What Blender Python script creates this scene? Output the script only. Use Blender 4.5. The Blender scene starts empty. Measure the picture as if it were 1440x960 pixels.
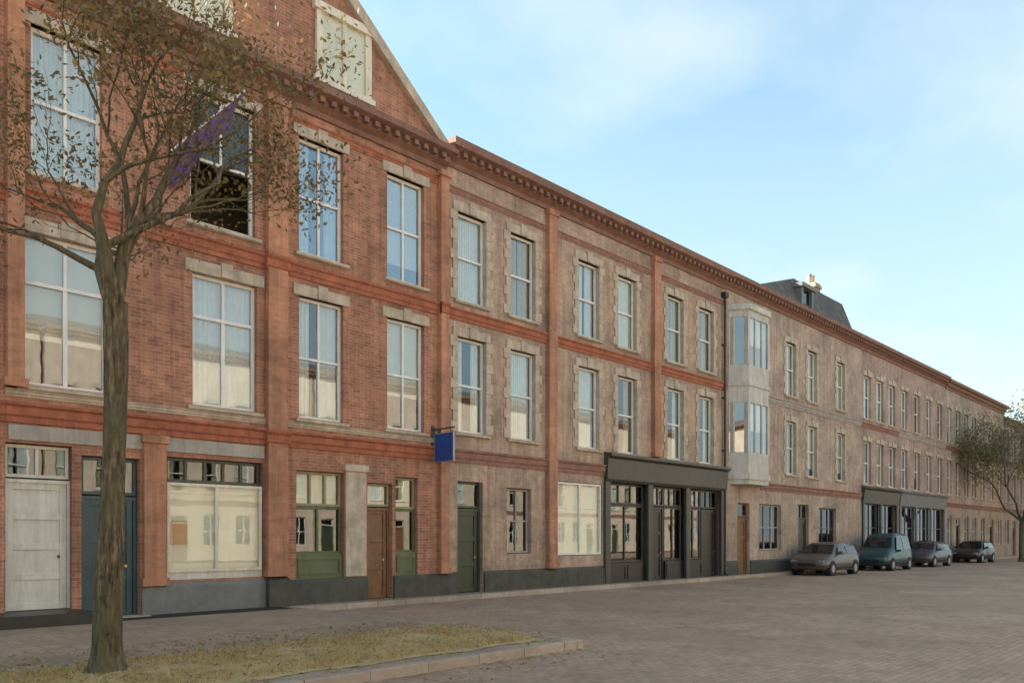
import bpy, bmesh, math, random
from mathutils import Vector, Matrix
random.seed(7)
R = math.radians
scene = bpy.context.scene
col = scene.collection
PI = math.pi

# ------------------------------------------------------------------ materials
def newmat(name):
    m = bpy.data.materials.new(name); m.use_nodes = True
    nt = m.node_tree; b = nt.nodes['Principled BSDF']
    return m, nt, b
def N(nt, t, **k):
    n = nt.nodes.new(t)
    for a, v in k.items():
        if a in n.inputs: n.inputs[a].default_value = v
        else: setattr(n, a, v)
    return n
def c4(c): return (c[0], c[1], c[2], 1)
def objcoord(nt): return N(nt, 'ShaderNodeTexCoord').outputs['Object']
def geo(nt): return N(nt, 'ShaderNodeNewGeometry').outputs['Position']
def noise(nt, vec, scale, detail=4, rough=.6):
    n = N(nt, 'ShaderNodeTexNoise'); n.inputs['Scale'].default_value = scale
    n.inputs['Detail'].default_value = detail; n.inputs['Roughness'].default_value = rough
    nt.links.new(vec, n.inputs['Vector']); return n.outputs['Fac']
def ramp(nt, fac, stops):
    r = N(nt, 'ShaderNodeValToRGB'); e = r.color_ramp.elements
    while len(e) < len(stops): e.new(.5)
    for i, (p, c) in enumerate(stops): e[i].position = p; e[i].color = c4(c)
    nt.links.new(fac, r.inputs[0]); return r.outputs[0]
def mixc(nt, fac, a, b, mode='MIX'):
    m = N(nt, 'ShaderNodeMix', data_type='RGBA', blend_type=mode)
    for s, v in ((0, fac), (6, a), (7, b)):
        if hasattr(v, 'is_linked'): nt.links.new(v, m.inputs[s])
        elif s == 0: m.inputs[0].default_value = v
        else: m.inputs[s].default_value = c4(v)
    return m.outputs[2]
def bump(nt, b, h, strength=.4, dist=.01):
    n = N(nt, 'ShaderNodeBump'); n.inputs['Strength'].default_value = strength; n.inputs['Distance'].default_value = dist
    nt.links.new(h, n.inputs['Height']); nt.links.new(n.outputs[0], b.inputs['Normal'])

def brick(name, ca, cb, mortar, dirt=.45, rowh=.075, bw=.225):
    m, nt, b = newmat(name)
    P = geo(nt)
    sx = N(nt, 'ShaderNodeSeparateXYZ'); nt.links.new(P, sx.inputs[0])
    ad = N(nt, 'ShaderNodeMath', operation='ADD'); nt.links.new(sx.outputs[0], ad.inputs[0]); nt.links.new(sx.outputs[1], ad.inputs[1])
    cx = N(nt, 'ShaderNodeCombineXYZ'); nt.links.new(ad.outputs[0], cx.inputs[0]); nt.links.new(sx.outputs[2], cx.inputs[1])
    br = N(nt, 'ShaderNodeTexBrick'); nt.links.new(cx.outputs[0], br.inputs['Vector'])
    for k, v in (('Scale', 1), ('Mortar Size', .006), ('Mortar Smooth', .25), ('Brick Width', bw), ('Row Height', rowh), ('Bias', 0)): br.inputs[k].default_value = v
    br.inputs['Color1'].default_value = c4(ca); br.inputs['Color2'].default_value = c4(cb); br.inputs['Mortar'].default_value = c4(mortar)
    big = noise(nt, P, .55, 6, .65)
    mid = noise(nt, P, 4.5, 4, .6)
    c = mixc(nt, 1, br.outputs['Color'], ramp(nt, big, [(.3, (1-dirt,)*3), (.62, (1.12, 1.1, 1.06))]), 'MULTIPLY')
    c = mixc(nt, .6, c, ramp(nt, mid, [(.3, (.72, .7, .68)), (.7, (1.2, 1.18, 1.15))]), 'MULTIPLY')
    c = mixc(nt, ramp(nt, noise(nt, P, .9, 2, .4), [(.6, (0,0,0)), (.64, (.35,.35,.35))]), c, tuple(v*1.25 for v in cb))
    # weather streaks below ledges: long vertical noise
    mp = N(nt, 'ShaderNodeMapping'); mp.inputs['Scale'].default_value = (2.2, 2.2, .14); nt.links.new(P, mp.inputs[0])
    st = noise(nt, mp.outputs[0], 2.2, 5, .7)
    c = mixc(nt, .55, c, ramp(nt, st, [(.36, (.48, .46, .43)), (.56, (1, 1, 1))]), 'MULTIPLY')
    nt.links.new(c, b.inputs['Base Color']); b.inputs['Roughness'].default_value = .88
    bump(nt, b, br.outputs['Fac'], -.5, .006)
    return m
def plain(name, c, rough=.7, var=.3, scale=3, bmp=.15, streak=.4, metal=0):
    m, nt, b = newmat(name); P = geo(nt)
    n = noise(nt, P, scale, 6, .65)
    cc = mixc(nt, 1, c, ramp(nt, n, [(.3, (1-var,)*3), (.7, (1+var*.4,)*3)]), 'MULTIPLY')
    if streak:
        mp = N(nt, 'ShaderNodeMapping'); mp.inputs['Scale'].default_value = (3, 3, .25); nt.links.new(P, mp.inputs[0])
        st = noise(nt, mp.outputs[0], 2.5, 5, .7)
        cc = mixc(nt, streak, cc, ramp(nt, st, [(.38, (.55, .52, .47)), (.58, (1, 1, 1))]), 'MULTIPLY')
    nt.links.new(cc, b.inputs['Base Color']); b.inputs['Roughness'].default_value = rough; b.inputs['Metallic'].default_value = metal
    if bmp: bump(nt, b, noise(nt, P, scale*12, 3), bmp, .004)
    return m
def glassmat(name, refl=.32, tint=(.75, .8, .8)):
    m, nt, b = newmat(name); out = nt.nodes['Material Output']; nt.nodes.remove(b)
    tr = N(nt, 'ShaderNodeBsdfTransparent'); tr.inputs[0].default_value = c4(tint)
    gl = N(nt, 'ShaderNodeBsdfGlossy'); gl.inputs['Roughness'].default_value = .015; gl.inputs[0].default_value = (.9, .95, 1, 1)
    bp = N(nt, 'ShaderNodeBump'); bp.inputs['Strength'].default_value = .045; bp.inputs['Distance'].default_value = .02
    nt.links.new(noise(nt, geo(nt), 1.3, 2), bp.inputs['Height']); nt.links.new(bp.outputs[0], gl.inputs['Normal'])
    lw = N(nt, 'ShaderNodeFresnel'); lw.inputs[0].default_value = 1.5
    mr = N(nt, 'ShaderNodeMapRange'); mr.inputs['From Min'].default_value = .0; mr.inputs['To Min'].default_value = refl; mr.inputs['To Max'].default_value = 1
    nt.links.new(lw.outputs[0], mr.inputs['Value'])
    gb = N(nt, 'ShaderNodeNewGeometry'); inv = N(nt, 'ShaderNodeMath', operation='SUBTRACT'); inv.inputs[0].default_value = 1; nt.links.new(gb.outputs['Backfacing'], inv.inputs[1])
    ml = N(nt, 'ShaderNodeMath', operation='MULTIPLY'); nt.links.new(mr.outputs[0], ml.inputs[0]); nt.links.new(inv.outputs[0], ml.inputs[1])
    mx = N(nt, 'ShaderNodeMixShader'); nt.links.new(ml.outputs[0], mx.inputs[0]); nt.links.new(tr.outputs[0], mx.inputs[1]); nt.links.new(gl.outputs[0], mx.inputs[2])
    nt.links.new(mx.outputs[0], out.inputs[0]); return m

M = {}
M['brick_red'] = brick('red_brick', (.47, .215, .13), (.31, .135, .085), (.4, .32, .25))
M['brick_orange'] = brick('orange_brick', (.5, .24, .14), (.42, .19, .11), (.3, .23, .18), dirt=.35)
M['brick_brown'] = brick('brown_brick', (.49, .36, .275), (.4, .285, .215), (.3, .26, .21))
M['brick_buff'] = brick('buff_brick', (.48, .375, .3), (.4, .305, .245), (.32, .28, .23))
M['brick_far'] = brick('plum_brick', (.45, .335, .275), (.37, .27, .22), (.29, .25, .21))
M['band'] = plain('moulded_brick_band', (.38, .13, .07), .85, .35, 4)
M['band_brown'] = plain('moulded_band_brown', (.29, .15, .105), .85, .35, 4)
M['cornice'] = plain('cornice_dark_terracotta', (.24, .125, .085), .8, .35, 3)
M['stone'] = plain('weathered_stone', (.5, .42, .32), .85, .35, 3)
M['cream'] = plain('cream_paint', (.72, .66, .53), .55, .15, 3, .08)
M['cream_blind'] = plain('cream_blind', (.85, .8, .68), .85, .06, 2, 0, .1)
M['white'] = plain('white_paint', (.74, .74, .7), .5, .12, 4, .06, .25)
M['offwhite'] = plain('offwhite_stucco', (.54, .52, .46), .75, .2, 2)
M['stucco'] = plain('grey_stucco', (.38, .345, .3), .85, .25, 2)
M['curtain'] = plain('net_curtain', (.85, .86, .84), .9, .1, 6, 0, .1)
M['drape'] = plain('tan_drape', (.55, .46, .33), .9, .1, 6, 0, .1)
M['doorgrey'] = plain('pale_grey_paint', (.6, .59, .52), .6, .15, 3, .1)
M['teal'] = plain('teal_paint', (.02, .07, .085), .4, .25, 3, .05)
M['green'] = plain('green_paint', (.1, .13, .055), .5, .25, 3, .05)
M['darkgreen'] = plain('dark_green_paint', (.035, .055, .03), .4, .25, 3, .05)
M['olive'] = plain('olive_paint', (.3, .27, .15), .6, .2, 3, .05)
M['oak'] = plain('brown_varnished_wood', (.2, .1, .045), .5, .35, 5, .1)
M['glass_dim'] = glassmat('dim_glass', .02, (.6, .62, .6))
M['glass_low'] = glassmat('blind_glass', .04, (.92, .93, .9))
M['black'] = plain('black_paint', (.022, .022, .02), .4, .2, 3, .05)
M['shopdark'] = plain('dark_olive_paint', (.06, .058, .045), .45, .25, 3, .05)
M['plinth'] = plain('dark_plinth_stone', (.075, .075, .06), .75, .35, 3)
M['slate'] = brick('roof_slate', (.13, .13, .125), (.09, .09, .088), (.05, .05, .05), .3, .2, .3)
M['inside'] = plain('dim_interior', (.26, .21, .15), .9, .2, 1, 0, 0)
M['lead'] = plain('lead_grey', (.17, .175, .17), .6, .25, 3, .1, .2)
M['iron'] = plain('black_iron', (.025, .025, .025), .5, .2, 8, .1, 0)
M['blue'] = plain('blue_enamel', (.02, .07, .3), .35, .12, 5, 0, .1)
M['purple'] = plain('purple_cloth', (.12, .065, .17), .9, .25, 5, .1, 0)
M['clay'] = plain('clay_pot', (.5, .36, .26), .85, .25, 6, .1, .2)
M['glass'] = glassmat('window_glass', .13, (.85, .87, .85))
M['glass_sky'] = glassmat('window_glass_bright', .26)
M['glass_dark'] = glassmat('shop_glass', .07, (.5, .52, .48))
M['salmon'] = plain('salmon_card', (.62, .38, .22), .8, .1, 3, 0, 0)
M['steel'] = plain('galvanised_steel', (.32, .33, .33), .5, .2, 8, .05, .2, .4)
M['brass'] = plain('brass', (.45, .3, .1), .35, .15, 8, 0, 0, .8)

def ground_mat(name, ca, cb, mort, bw, rh, rot=0, big=(.75, 1.12)):
    m, nt, b = newmat(name); P = geo(nt)
    mp = N(nt, 'ShaderNodeMapping'); mp.inputs['Rotation'].default_value = (0, 0, rot); nt.links.new(P, mp.inputs[0])
    br = N(nt, 'ShaderNodeTexBrick'); nt.links.new(mp.outputs[0], br.inputs['Vector'])
    for k, v in (('Scale', 1), ('Mortar Size', .007), ('Mortar Smooth', .3), ('Brick Width', bw), ('Row Height', rh), ('Bias', 0)): br.inputs[k].default_value = v
    br.inputs['Color1'].default_value = c4(ca); br.inputs['Color2'].default_value = c4(cb); br.inputs['Mortar'].default_value = c4(mort)
    c = mixc(nt, 1, br.outputs['Color'], ramp(nt, noise(nt, P, .35, 7, .65), [(.32, (big[0],)*3), (.68, (big[1],)*3)]), 'MULTIPLY')
    c = mixc(nt, .7, c, ramp(nt, noise(nt, P, 7, 5, .7), [(.3, (.75, .74, .72)), (.7, (1.2, 1.18, 1.15))]), 'MULTIPLY')
    c = mixc(nt, .5, c, ramp(nt, noise(nt, P, 1.6, 5, .6), [(.36, (.68, .66, .62)), (.5, (1, 1, 1))]), 'MULTIPLY')
    c = mixc(nt, ramp(nt, noise(nt, P, .22, 3, .35), [(.56, (0,0,0)), (.575, (.45,.45,.45))]), c, tuple(v*.8 for v in cb))
    nt.links.new(c, b.inputs['Base Color']); b.inputs['Roughness'].default_value = .82
    bump(nt, b, br.outputs['Fac'], -.5, .008)
    return m
M['road'] = ground_mat('brick_paved_road', (.48, .315, .21), (.4, .262, .172), (.24, .17, .125), .22, .11, R(0))
M['pavement'] = ground_mat('pavement_slabs', (.43, .3, .2), (.38, .26, .175), (.14, .115, .09), .6, .45)
M['wall_foot_shade'] = plain('painted_foot_shade', (.025, .022, .016), .8, .3, 8, .4, 0)  # near-black colour, shade at the wall foot painted in
M['kerb'] = plain('kerb_granite', (.27, .24, .21), .8, .3, 6, .2, 0)
def soil_mat():
    m, nt, b = newmat('dry_verge'); P = geo(nt)
    c = ramp(nt, noise(nt, P, 2.2, 8, .7), [(.3, (.34, .24, .12)), (.5, (.5, .36, .18)), (.68, (.56, .43, .2))])
    nt.links.new(c, b.inputs['Base Color']); b.inputs['Roughness'].default_value = .95
    bump(nt, b, noise(nt, P, 30, 5, .8), .8, .03); return m
M['kerb'] = ground_mat('kerb_granite_blocks', (.46, .38, .3), (.36, .29, .23), (.07, .06, .05), .9, 40.)
M['soil'] = soil_mat()
def bark_mat():
    m, nt, b = newmat('bark'); P = geo(nt)
    mp = N(nt, 'ShaderNodeMapping'); mp.inputs['Scale'].default_value = (9, 9, 1.6); nt.links.new(P, mp.inputs[0])
    f = noise(nt, mp.outputs[0], 2.5, 6, .7)
    c = ramp(nt, f, [(.35, (.02, .016, .009)), (.5, (.09, .068, .036)), (.64, (.2, .16, .1))])
    c = mixc(nt, ramp(nt, noise(nt, P, 1.8, 5), [(.45, (0, 0, 0)), (.6, (.7, .7, .7))]), c, (.1, .09, .045))
    nt.links.new(c, b.inputs['Base Color']); b.inputs['Roughness'].default_value = .95
    bump(nt, b, f, .9, .03); return m
M['bark'] = bark_mat()
def leaf_mat(name, cols):
    m, nt, b = newmat(name)
    r = N(nt, 'ShaderNodeNewGeometry').outputs['Random Per Island']
    c = ramp(nt, r, cols); nt.links.new(c, b.inputs['Base Color']); b.inputs['Roughness'].default_value = .7
    tl = N(nt, 'ShaderNodeBsdfTranslucent'); nt.links.new(c, tl.inputs[0])
    mx = N(nt, 'ShaderNodeMixShader'); mx.inputs[0].default_value = .3
    nt.links.new(b.outputs[0], mx.inputs[1]); nt.links.new(tl.outputs[0], mx.inputs[2]); nt.links.new(mx.outputs[0], nt.nodes['Material Output'].inputs[0])
    return m
M['leaf'] = leaf_mat('autumn_leaf', [(0, (.1, .08, .03)), (.4, (.15, .12, .045)), (.75, (.2, .14, .05)), (1, (.28, .19, .06))])
M['leaf_far'] = leaf_mat('olive_leaf', [(0, (.16, .15, .07)), (.6, (.27, .23, .12)), (1, (.36, .31, .15))])
M['leaf_fallen'] = leaf_mat('fallen_leaf', [(0, (.2, .12, .03)), (.5, (.35, .25, .06)), (1, (.42, .34, .1))])
M['leaf_green'] = leaf_mat('shrub_leaf', [(0, (.04, .07, .02)), (1, (.09, .13, .04))])
M['grass'] = leaf_mat('dry_grass', [(0, (.36, .27, .1)), (.6, (.54, .4, .18)), (1, (.62, .47, .24))])

# ------------------------------------------------------------------ mesh helpers
class MB:
    def __init__(s): s.v = []; s.f = []
    def box(s, x0, x1, y0, y1, z0, z1):
        b = len(s.v)
        s.v += [(x0,y0,z0),(x1,y0,z0),(x1,y1,z0),(x0,y1,z0),(x0,y0,z1),(x1,y0,z1),(x1,y1,z1),(x0,y1,z1)]
        s.f += [tuple(b+i for i in q) for q in ((0,3,2,1),(4,5,6,7),(0,1,5,4),(1,2,6,5),(2,3,7,6),(3,0,4,7))]; return s
    def poly(s, *p):
        b = len(s.v); s.v += [tuple(q) for q in p]; s.f.append(tuple(range(b, b+len(p)))); return s
    def prism(s, pts, y0, y1):          # pts in (x,z), extruded in y
        n = len(pts); b = len(s.v)
        s.v += [(x, y0, z) for x, z in pts] + [(x, y1, z) for x, z in pts]
        s.f.append(tuple(b+i for i in range(n))); s.f.append(tuple(b+n+i for i in reversed(range(n))))
        for i in range(n): j = (i+1) % n; s.f.append((b+i, b+n+i, b+n+j, b+j))
        return s
    def profile(s, x0, x1, pts):        # moulding profile pts (y,z) extruded along x
        n = len(pts); b = len(s.v)
        s.v += [(x0, y, z) for y, z in pts] + [(x1, y, z) for y, z in pts]
        s.f.append(tuple(b+i for i in reversed(range(n)))); s.f.append(tuple(b+n+i for i in range(n)))
        for i in range(n): j = (i+1) % n; s.f.append((b+i, b+j, b+n+j, b+n+i))
        return s
    def tube(s, pts, rads, n=8, cap=True):
        b0 = len(s.v); prev = None
        for i, p in enumerate(pts):
            p = Vector(p)
            d = (Vector(pts[min(i+1, len(pts)-1)]) - Vector(pts[max(i-1, 0)]))
            if d.length < 1e-6: d = Vector((0,0,1))
            d.normalize()
            a = prev - d*prev.dot(d) if prev is not None else d.orthogonal()
            a.normalize(); prev = a; c = d.cross(a)
            for k in range(n):
                t = 2*PI*k/n; s.v.append(tuple(p + (a*math.cos(t) + c*math.sin(t))*rads[i]))
        for i in range(len(pts)-1):
            for k in range(n):
                q = b0+i*n; s.f.append((q+k, q+(k+1)%n, q+n+(k+1)%n, q+n+k))
        if cap:
            s.f.append(tuple(b0+k for k in reversed(range(n)))); q = b0+(len(pts)-1)*n; s.f.append(tuple(q+k for k in range(n)))
        return s
    def build(s, name, mat, parent=None, loc=(0,0,0), smooth=False, bevel=0):
        me = bpy.data.meshes.new(name); me.from_pydata(s.v, [], s.f)
        me.materials.append(mat); me.update()
        if smooth: me.polygons.foreach_set('use_smooth', [True]*len(me.polygons))
        o = bpy.data.objects.new(name, me); col.objects.link(o)
        if parent is not None: o.parent = parent
        o.location = loc
        if bevel:
            bv = o.modifiers.new('bevel', 'BEVEL'); bv.width = bevel; bv.segments = 2; bv.limit_method = 'ANGLE'
        return o
def tag(o, label=None, cat=None, group=None, kind=None):
    if label: o['label'] = label
    if cat: o['category'] = cat
    if group: o['group'] = group
    if kind: o['kind'] = kind
    return o
def thing(name, label, cat, loc=(0,0,0), rz=0, group=None):
    o = bpy.data.objects.new(name, None); col.objects.link(o); o.location = loc; o.rotation_euler = (0,0,rz)
    return tag(o, label, cat, group)
def copy_tree(o, parent=None):
    c = o.copy(); col.objects.link(c)
    if parent is not None: c.parent = parent
    for ch in list(o.children): copy_tree(ch, c)
    return c

# ------------------------------------------------------------------ setting
def sheet(name, x0, x1, y0, y1, z, mat):
    o = MB().poly((x0,y0,z),(x1,y0,z),(x1,y1,z),(x0,y1,z)).build(name, mat); tag(o, kind='structure'); return o
sheet('ground', -1500, 1500, -1500, 1500, -.13, M['road'])
# wide footpath with verge on the left, a narrow footpath further down the street
def slab(name, x0, x1, y0, y1, z0, z1, mat, bev=.015):
    o = MB().box(x0, x1, y0, y1, z0, z1).build(name, mat, bevel=bev); tag(o, kind='structure'); return o
VX = -7.8
slab('pavement', -60, VX, -8.8, .6, -.4, 0, M['pavement'])
slab('pavement', VX, 130, -.42, .6, -.4, -.004, M['pavement'])
slab('wall_foot_shade', -60, VX-.1, -.8, -.08, -.1, .006, M['wall_foot_shade'], 0)  # dark strip laid along the wall foot to stand in for shade
slab('kerb', -60, VX, -8.95, -8.802, -.4, .004, M['kerb'])
slab('kerb', VX+.002, VX+.15, -8.95, -.57, -.4, .004, M['kerb'])
slab('kerb', VX+.152, 130, -.568, -.422, -.4, .001, M['kerb'])
# verge: an uneven strip of dry soil and grass let into the footpath
vb = MB(); nx, ny = 160, 12; x0, x1, y0, y1 = -40, VX-.35, -8.55, -6.25
for i in range(nx+1):
    for j in range(ny+1):
        x = x0+(x1-x0)*i/nx; y = y0+(y1-y0)*j/ny
        e = min(j, ny-j)/ny*2
        z = .006 + .05*math.sin(min(1, e*1.2)*PI/2)*(1+.4*math.sin(x*3.1)*math.cos(y*2.7)) + random.uniform(0, .012)*(e > 0)
        if j == 0: y += .06*math.sin(x*4)
        if j == ny: y += .1*math.sin(x*2.6+1)
        vb.v.append((x, y, z))
for i in range(nx):
    for j in range(ny):
        a = i*(ny+1)+j; vb.f.append((a, a+ny+1, a+ny+2, a+1))
verge = vb.build('verge', M['soil'], smooth=True); tag(verge, kind='structure')
# grass tufts
def blades(n, area, h, mat, name, label, cat):
    b = MB()
    for _ in range(n):
        x = random.uniform(area[0], area[1]); y = random.uniform(area[2], area[3])
        if random.random() < .5: x += random.gauss(0, .15)
        a = random.uniform(0, 2*PI); w = random.uniform(.004, .008); hh = h*random.uniform(.4, 1.1)
        dx, dy = math.cos(a)*w, math.sin(a)*w; lx, ly = random.gauss(0, .03), random.gauss(0, .03)
        b.poly((x-dx, y-dy, .01), (x+dx, y+dy, .01), (x+lx, y+ly, .03+hh))
    o = b.build(name, mat); tag(o, label, cat, kind='stuff'); return o
blades(26000, (-20, VX-.4, -8.45, -6.35), .09, M['grass'], 'grass', 'dry yellowish grass growing in the verge strip around the tree', 'grass')
lb = MB()
def leafquad(b, p, s, n=None):
    n = n or Vector((random.gauss(0,1), random.gauss(0,1), random.gauss(0,1))).normalized()
    a = n.orthogonal().normalized(); a.rotate(Matrix.Rotation(random.uniform(0, 2*PI), 3, n)); c = n.cross(a)
    p = Vector(p); k = random.uniform(.45, .7)
    b.poly(p-a*s, p-c*s*k*.8-a*s*.2, p+a*s, p+c*s*k*.8-a*s*.2)
for _ in range(11000):
    x = random.uniform(-20, VX+.1); y = random.triangular(-8.9, -4.2, -7.6)
    leafquad(lb, (x, y, random.uniform(.012, .09) if -8.5 < y < -6.3 else .012), random.uniform(.02, .045), Vector((random.gauss(0,.25), random.gauss(0,.25), 1)).normalized())
for _ in range(1500):
    x = random.uniform(-20, 4); y = -8.95-abs(random.gauss(0, .5)) if x < VX else random.triangular(-9.5, -.8, -8.8)
    leafquad(lb, (x, y, -.122), random.uniform(.02, .04), Vector((random.gauss(0,.12), random.gauss(0,.12), 1)).normalized())
tag(lb.build('fallen_leaves', M['leaf_fallen']), 'yellow and brown fallen leaves scattered over the verge and kerb', 'leaves', kind='stuff')

# ------------------------------------------------------------------ facade kit
def wall(bld, x0, x1, z0, z1, openings, mat, name='wall', y=0., depth=.3):
    """brick wall in the plane y with reveals; openings = (x0,x1,z0,z1)"""
    xs = sorted({x0, x1, *[o[0] for o in openings], *[o[1] for o in openings]})
    zs = sorted({z0, z1, *[o[2] for o in openings], *[o[3] for o in openings]})
    xs = [x for x in xs if x0 <= x <= x1]; zs = [z for z in zs if z0 <= z <= z1]
    b = MB()
    def hole(cx, cz): return any(o[0] < cx < o[1] and o[2] < cz < o[3] for o in openings)
    for i in range(len(xs)-1):
        for j in range(len(zs)-1):
            if not hole((xs[i]+xs[i+1])/2, (zs[j]+zs[j+1])/2):
                b.poly((xs[i],y,zs[j]),(xs[i+1],y,zs[j]),(xs[i+1],y,zs[j+1]),(xs[i],y,zs[j+1]))
    for a, c, d, e in openings:
        b.poly((a,y,d),(a,y,e),(a,y+depth,e),(a,y+depth,d)); b.poly((c,y,d),(c,y+depth,d),(c,y+depth,e),(c,y,e))
        b.poly((a,y,e),(c,y,e),(c,y+depth,e),(a,y+depth,e)); b.poly((a,y,d),(a,y+depth,d),(c,y+depth,d),(c,y,d))
    return b.build(name, mat, bld)

def make_window(bld, w, h, style='sash', trim='stone', frame='white', glass='glass', cover='curtain', surround=False):
    """window; local origin = bottom centre of the opening on the facade plane"""
    W = w/2
    f = MB(); t = .07
    y0, y1 = .13, .2
    f.box(-W, -W+t, y0, y1, 0, h); f.box(W-t, W, y0, y1, 0, h); f.box(-W+t, W-t, y0, y1, 0, t); f.box(-W+t, W-t, y0, y1, h-t, h)
    if style == 'sash':
        f.box(-W+t, W-t, y0-.012, y1-.01, h*.5-.03, h*.5+.03)
        if w > 1.2 and cover != 'open': f.box(-.028, .028, y0+.002, y1-.012, t, h*.5-.03)
        if w > 1.2: f.box(-.028, .028, y0+.002, y1-.012, h*.5+.03, h-t)
    elif style == 'transom':
        f.box(-W+t, W-t, y0-.012, y1-.01, h*.68-.035, h*.68+.035)
        f.box(-.04, .04, y0+.002, y1-.012, t, h*.68-.035); f.box(-.03, .03, y0+.002, y1-.012, h*.68+.035, h-t)
    elif style == 'fixed':
        pass
    fr = f.build('window', M[frame], bld)
    MB().box(-W+t*.6, W-t*.6, .168, .174, t*.6 if cover != 'open' else h*.5, h-t*.6).build('pane', M[glass], fr)
    if cover == 'open':
        MB().box(-W+.05, W-.05, .24, .25, h*.52, h-.05).build('blind', M['drape'], fr)
    if cover == 'net':
        c = MB(); n = 40
        for q in range(n): c.poly(*[(-W+.04+(2*W-.08)*(q+e)/n, .26+.015*math.sin((q+e)*1.9), zz) for e, zz in ((0,.04),(1,.04),(1,h-.04),(0,h-.04))])
        c.build('curtain', M['curtain'], fr)
    if cover in ('curtain', 'drape'):
        c = MB()
        for s in (-1, 1):
            n = 14; top = []; bot = []
            wd = W*random.uniform(.6, .97)
            for k in range(n+1):
                u = k/n; xx = s*(W - .03 - u*wd); yy = .26 + .025*math.sin(u*34+s)
                top.append((xx, yy, h-.04)); bot.append((xx - s*-.0, yy+.01, .05))
            for k in range(n): c.poly(bot[k], bot[k+1], top[k+1], top[k])
        c.build('curtain', M['curtain' if cover == 'curtain' else 'drape'], fr)
    elif cover in ('blind', 'cream_blind'):
        z = h*random.choice((.0, .3, .5, .15)) if cover == 'blind' else .0
        MB().box(-W+.05, W-.05, .24, .25, z+.05, h-.05).build('blind', M['cream_blind'], fr)
    if trim == 'stone':
        MB().box(-W-.16, W+.16, -.045, .12, h, h+.26).box(-.13, .13, -.085, .1, h+.002, h+.32).build('lintel', M['stone'], fr, bevel=.008)
        MB().profile(-W-.12, W+.12, [(.13,-.13),(.13,0),(-.1,-.035),(-.1,-.1),(-.03,-.13)]).build('sill', M['stone'], fr)
        if surround:
            for s_ in (-1, 1):
                b = MB(); n = 9; xa, xb = (-W-.001, -W) if s_ < 0 else (W, W+.001)
                for k in range(n):
                    e = .17 if k % 2 else .27
                    z0_, z1_ = h*k/n+.004, h*(k+1)/n-.004
                    b.box(-W-e if s_ < 0 else W-.012, -W+.012 if s_ < 0 else W+e, -.035, .11, z0_, z1_)
                b.build('jamb', M['stone'], fr)
    elif trim == 'brick':
        b = MB(); n = max(7, int((w+.3)/.11))
        for k in range(n):
            u0 = -W-.12+(w+.24)*k/n; u1 = -W-.12+(w+.24)*(k+1)/n-.012
            sl = lambda x: x*1.12
            b.prism([(u0, h), (u1, h), (sl(u1), h+.3), (sl(u0), h+.3)], -.02, .1)
        b.build('lintel', M['band'], fr)
        MB().profile(-W-.12, W+.12, [(.13,-.13),(.13,0),(-.1,-.035),(-.1,-.1),(-.03,-.13)]).build('sill', M['stone'], fr)
    return fr
def place_windows(bld, spots, w, h, **k):
    """spots = (centre x, bottom z); one prototype, then copies"""
    protos = []
    for i, (x, z) in enumerate(spots):
        if len(protos) < 4:
            kk = dict(k)
            if kk.get('cover', 'curtain') is not None and len(protos): kk['cover'] = random.choice(['curtain', 'net', 'blind', 'net', 'drape'])
            o = make_window(bld, w, h, **kk); protos.append(o)
        else: o = copy_tree(random.choice(protos), bld)
        o.location = (x, 0, z)
    return [(x-w/2, x+w/2, z, z+h) for x, z in spots]

def band(bld, x0, x1, z, h=.34, mat='band', proj=.09, name='string_course'):
    MB().profile(x0, x1, [(.02,z),(-proj*.45,z),(-proj*.45,z+h*.25),(-proj*.8,z+h*.35),(-proj*.8,z+h*.7),(-proj*1.3,z+h*.8),(-proj*1.3,z+h*.92),(.02,z+h)]).build(name, M[mat], bld)
def cornice(bld, x0, x1, z0=12.0, z1=12.6, mat='cornice', dent=True, proj=.42):
    b = MB().profile(x0, x1, [(.02,z0),(-.06,z0),(-.06,z0+.14),(-proj*.5,z0+.24),(-proj*.5,z0+.38),(-proj,z0+.46),(-proj,z1-.03),(.02,z1)])
    if dent:
        x = x0+.05
        while x < x1-.2:
            b.box(x, x+.14, -proj*.5-.14, -proj*.5+.01, z0+.25, z0+.375); x += .32
    b.build('cornice', M[mat], bld)
def pilaster(bld, x, w, z0, z1, mat, proj=.16):
    b = MB().box(x-w/2, x+w/2, -proj, .01, z0, z1)
    b.box(x-w/2-.05, x+w/2+.05, -proj-.05, .01, z0, z0+.16)
    b.box(x-w/2-.05, x+w/2+.05, -proj-.05, .01, z1-.16, z1-.001)
    b.build('pilaster', M[mat], bld)
def shell(bld, x0, x1, z1, depth, mat, roof='flat', z_r=15.2):
    """side walls, back wall, floors and the roof behind the front wall"""
    b = MB()
    b.poly((x0,0,0),(x0,0,z1),(x0,depth,z1),(x0,depth,0)); b.poly((x1,0,0),(x1,depth,0),(x1,depth,z1),(x1,0,z1))
    b.poly((x0,depth,0),(x0,depth,z1),(x1,depth,z1),(x1,depth,0))
    b.build('side_wall', M[mat], bld)
    f = MB()
    for z in (.02, 4.1, 8.05, 12.0): f.box(x0+.05, x1-.05, .32, depth-.1, z-.1, z)
    f.box(x0+.05, x1-.05, 3.4, 3.5, .03, 11.9)
    f.build('interior', M['inside'], bld)
    r = MB()
    yr = depth/2
    if roof == 'pitch':
        r.prism_x = None
        r.profile(x0, x1, [(.1, z1+.002), (yr, z_r), (depth-.1, z1+.002)])
    else: r.box(x0, x1, .1, depth, z1+.002, z1+.1)
    r.build('roof', M['slate'], bld)
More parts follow.
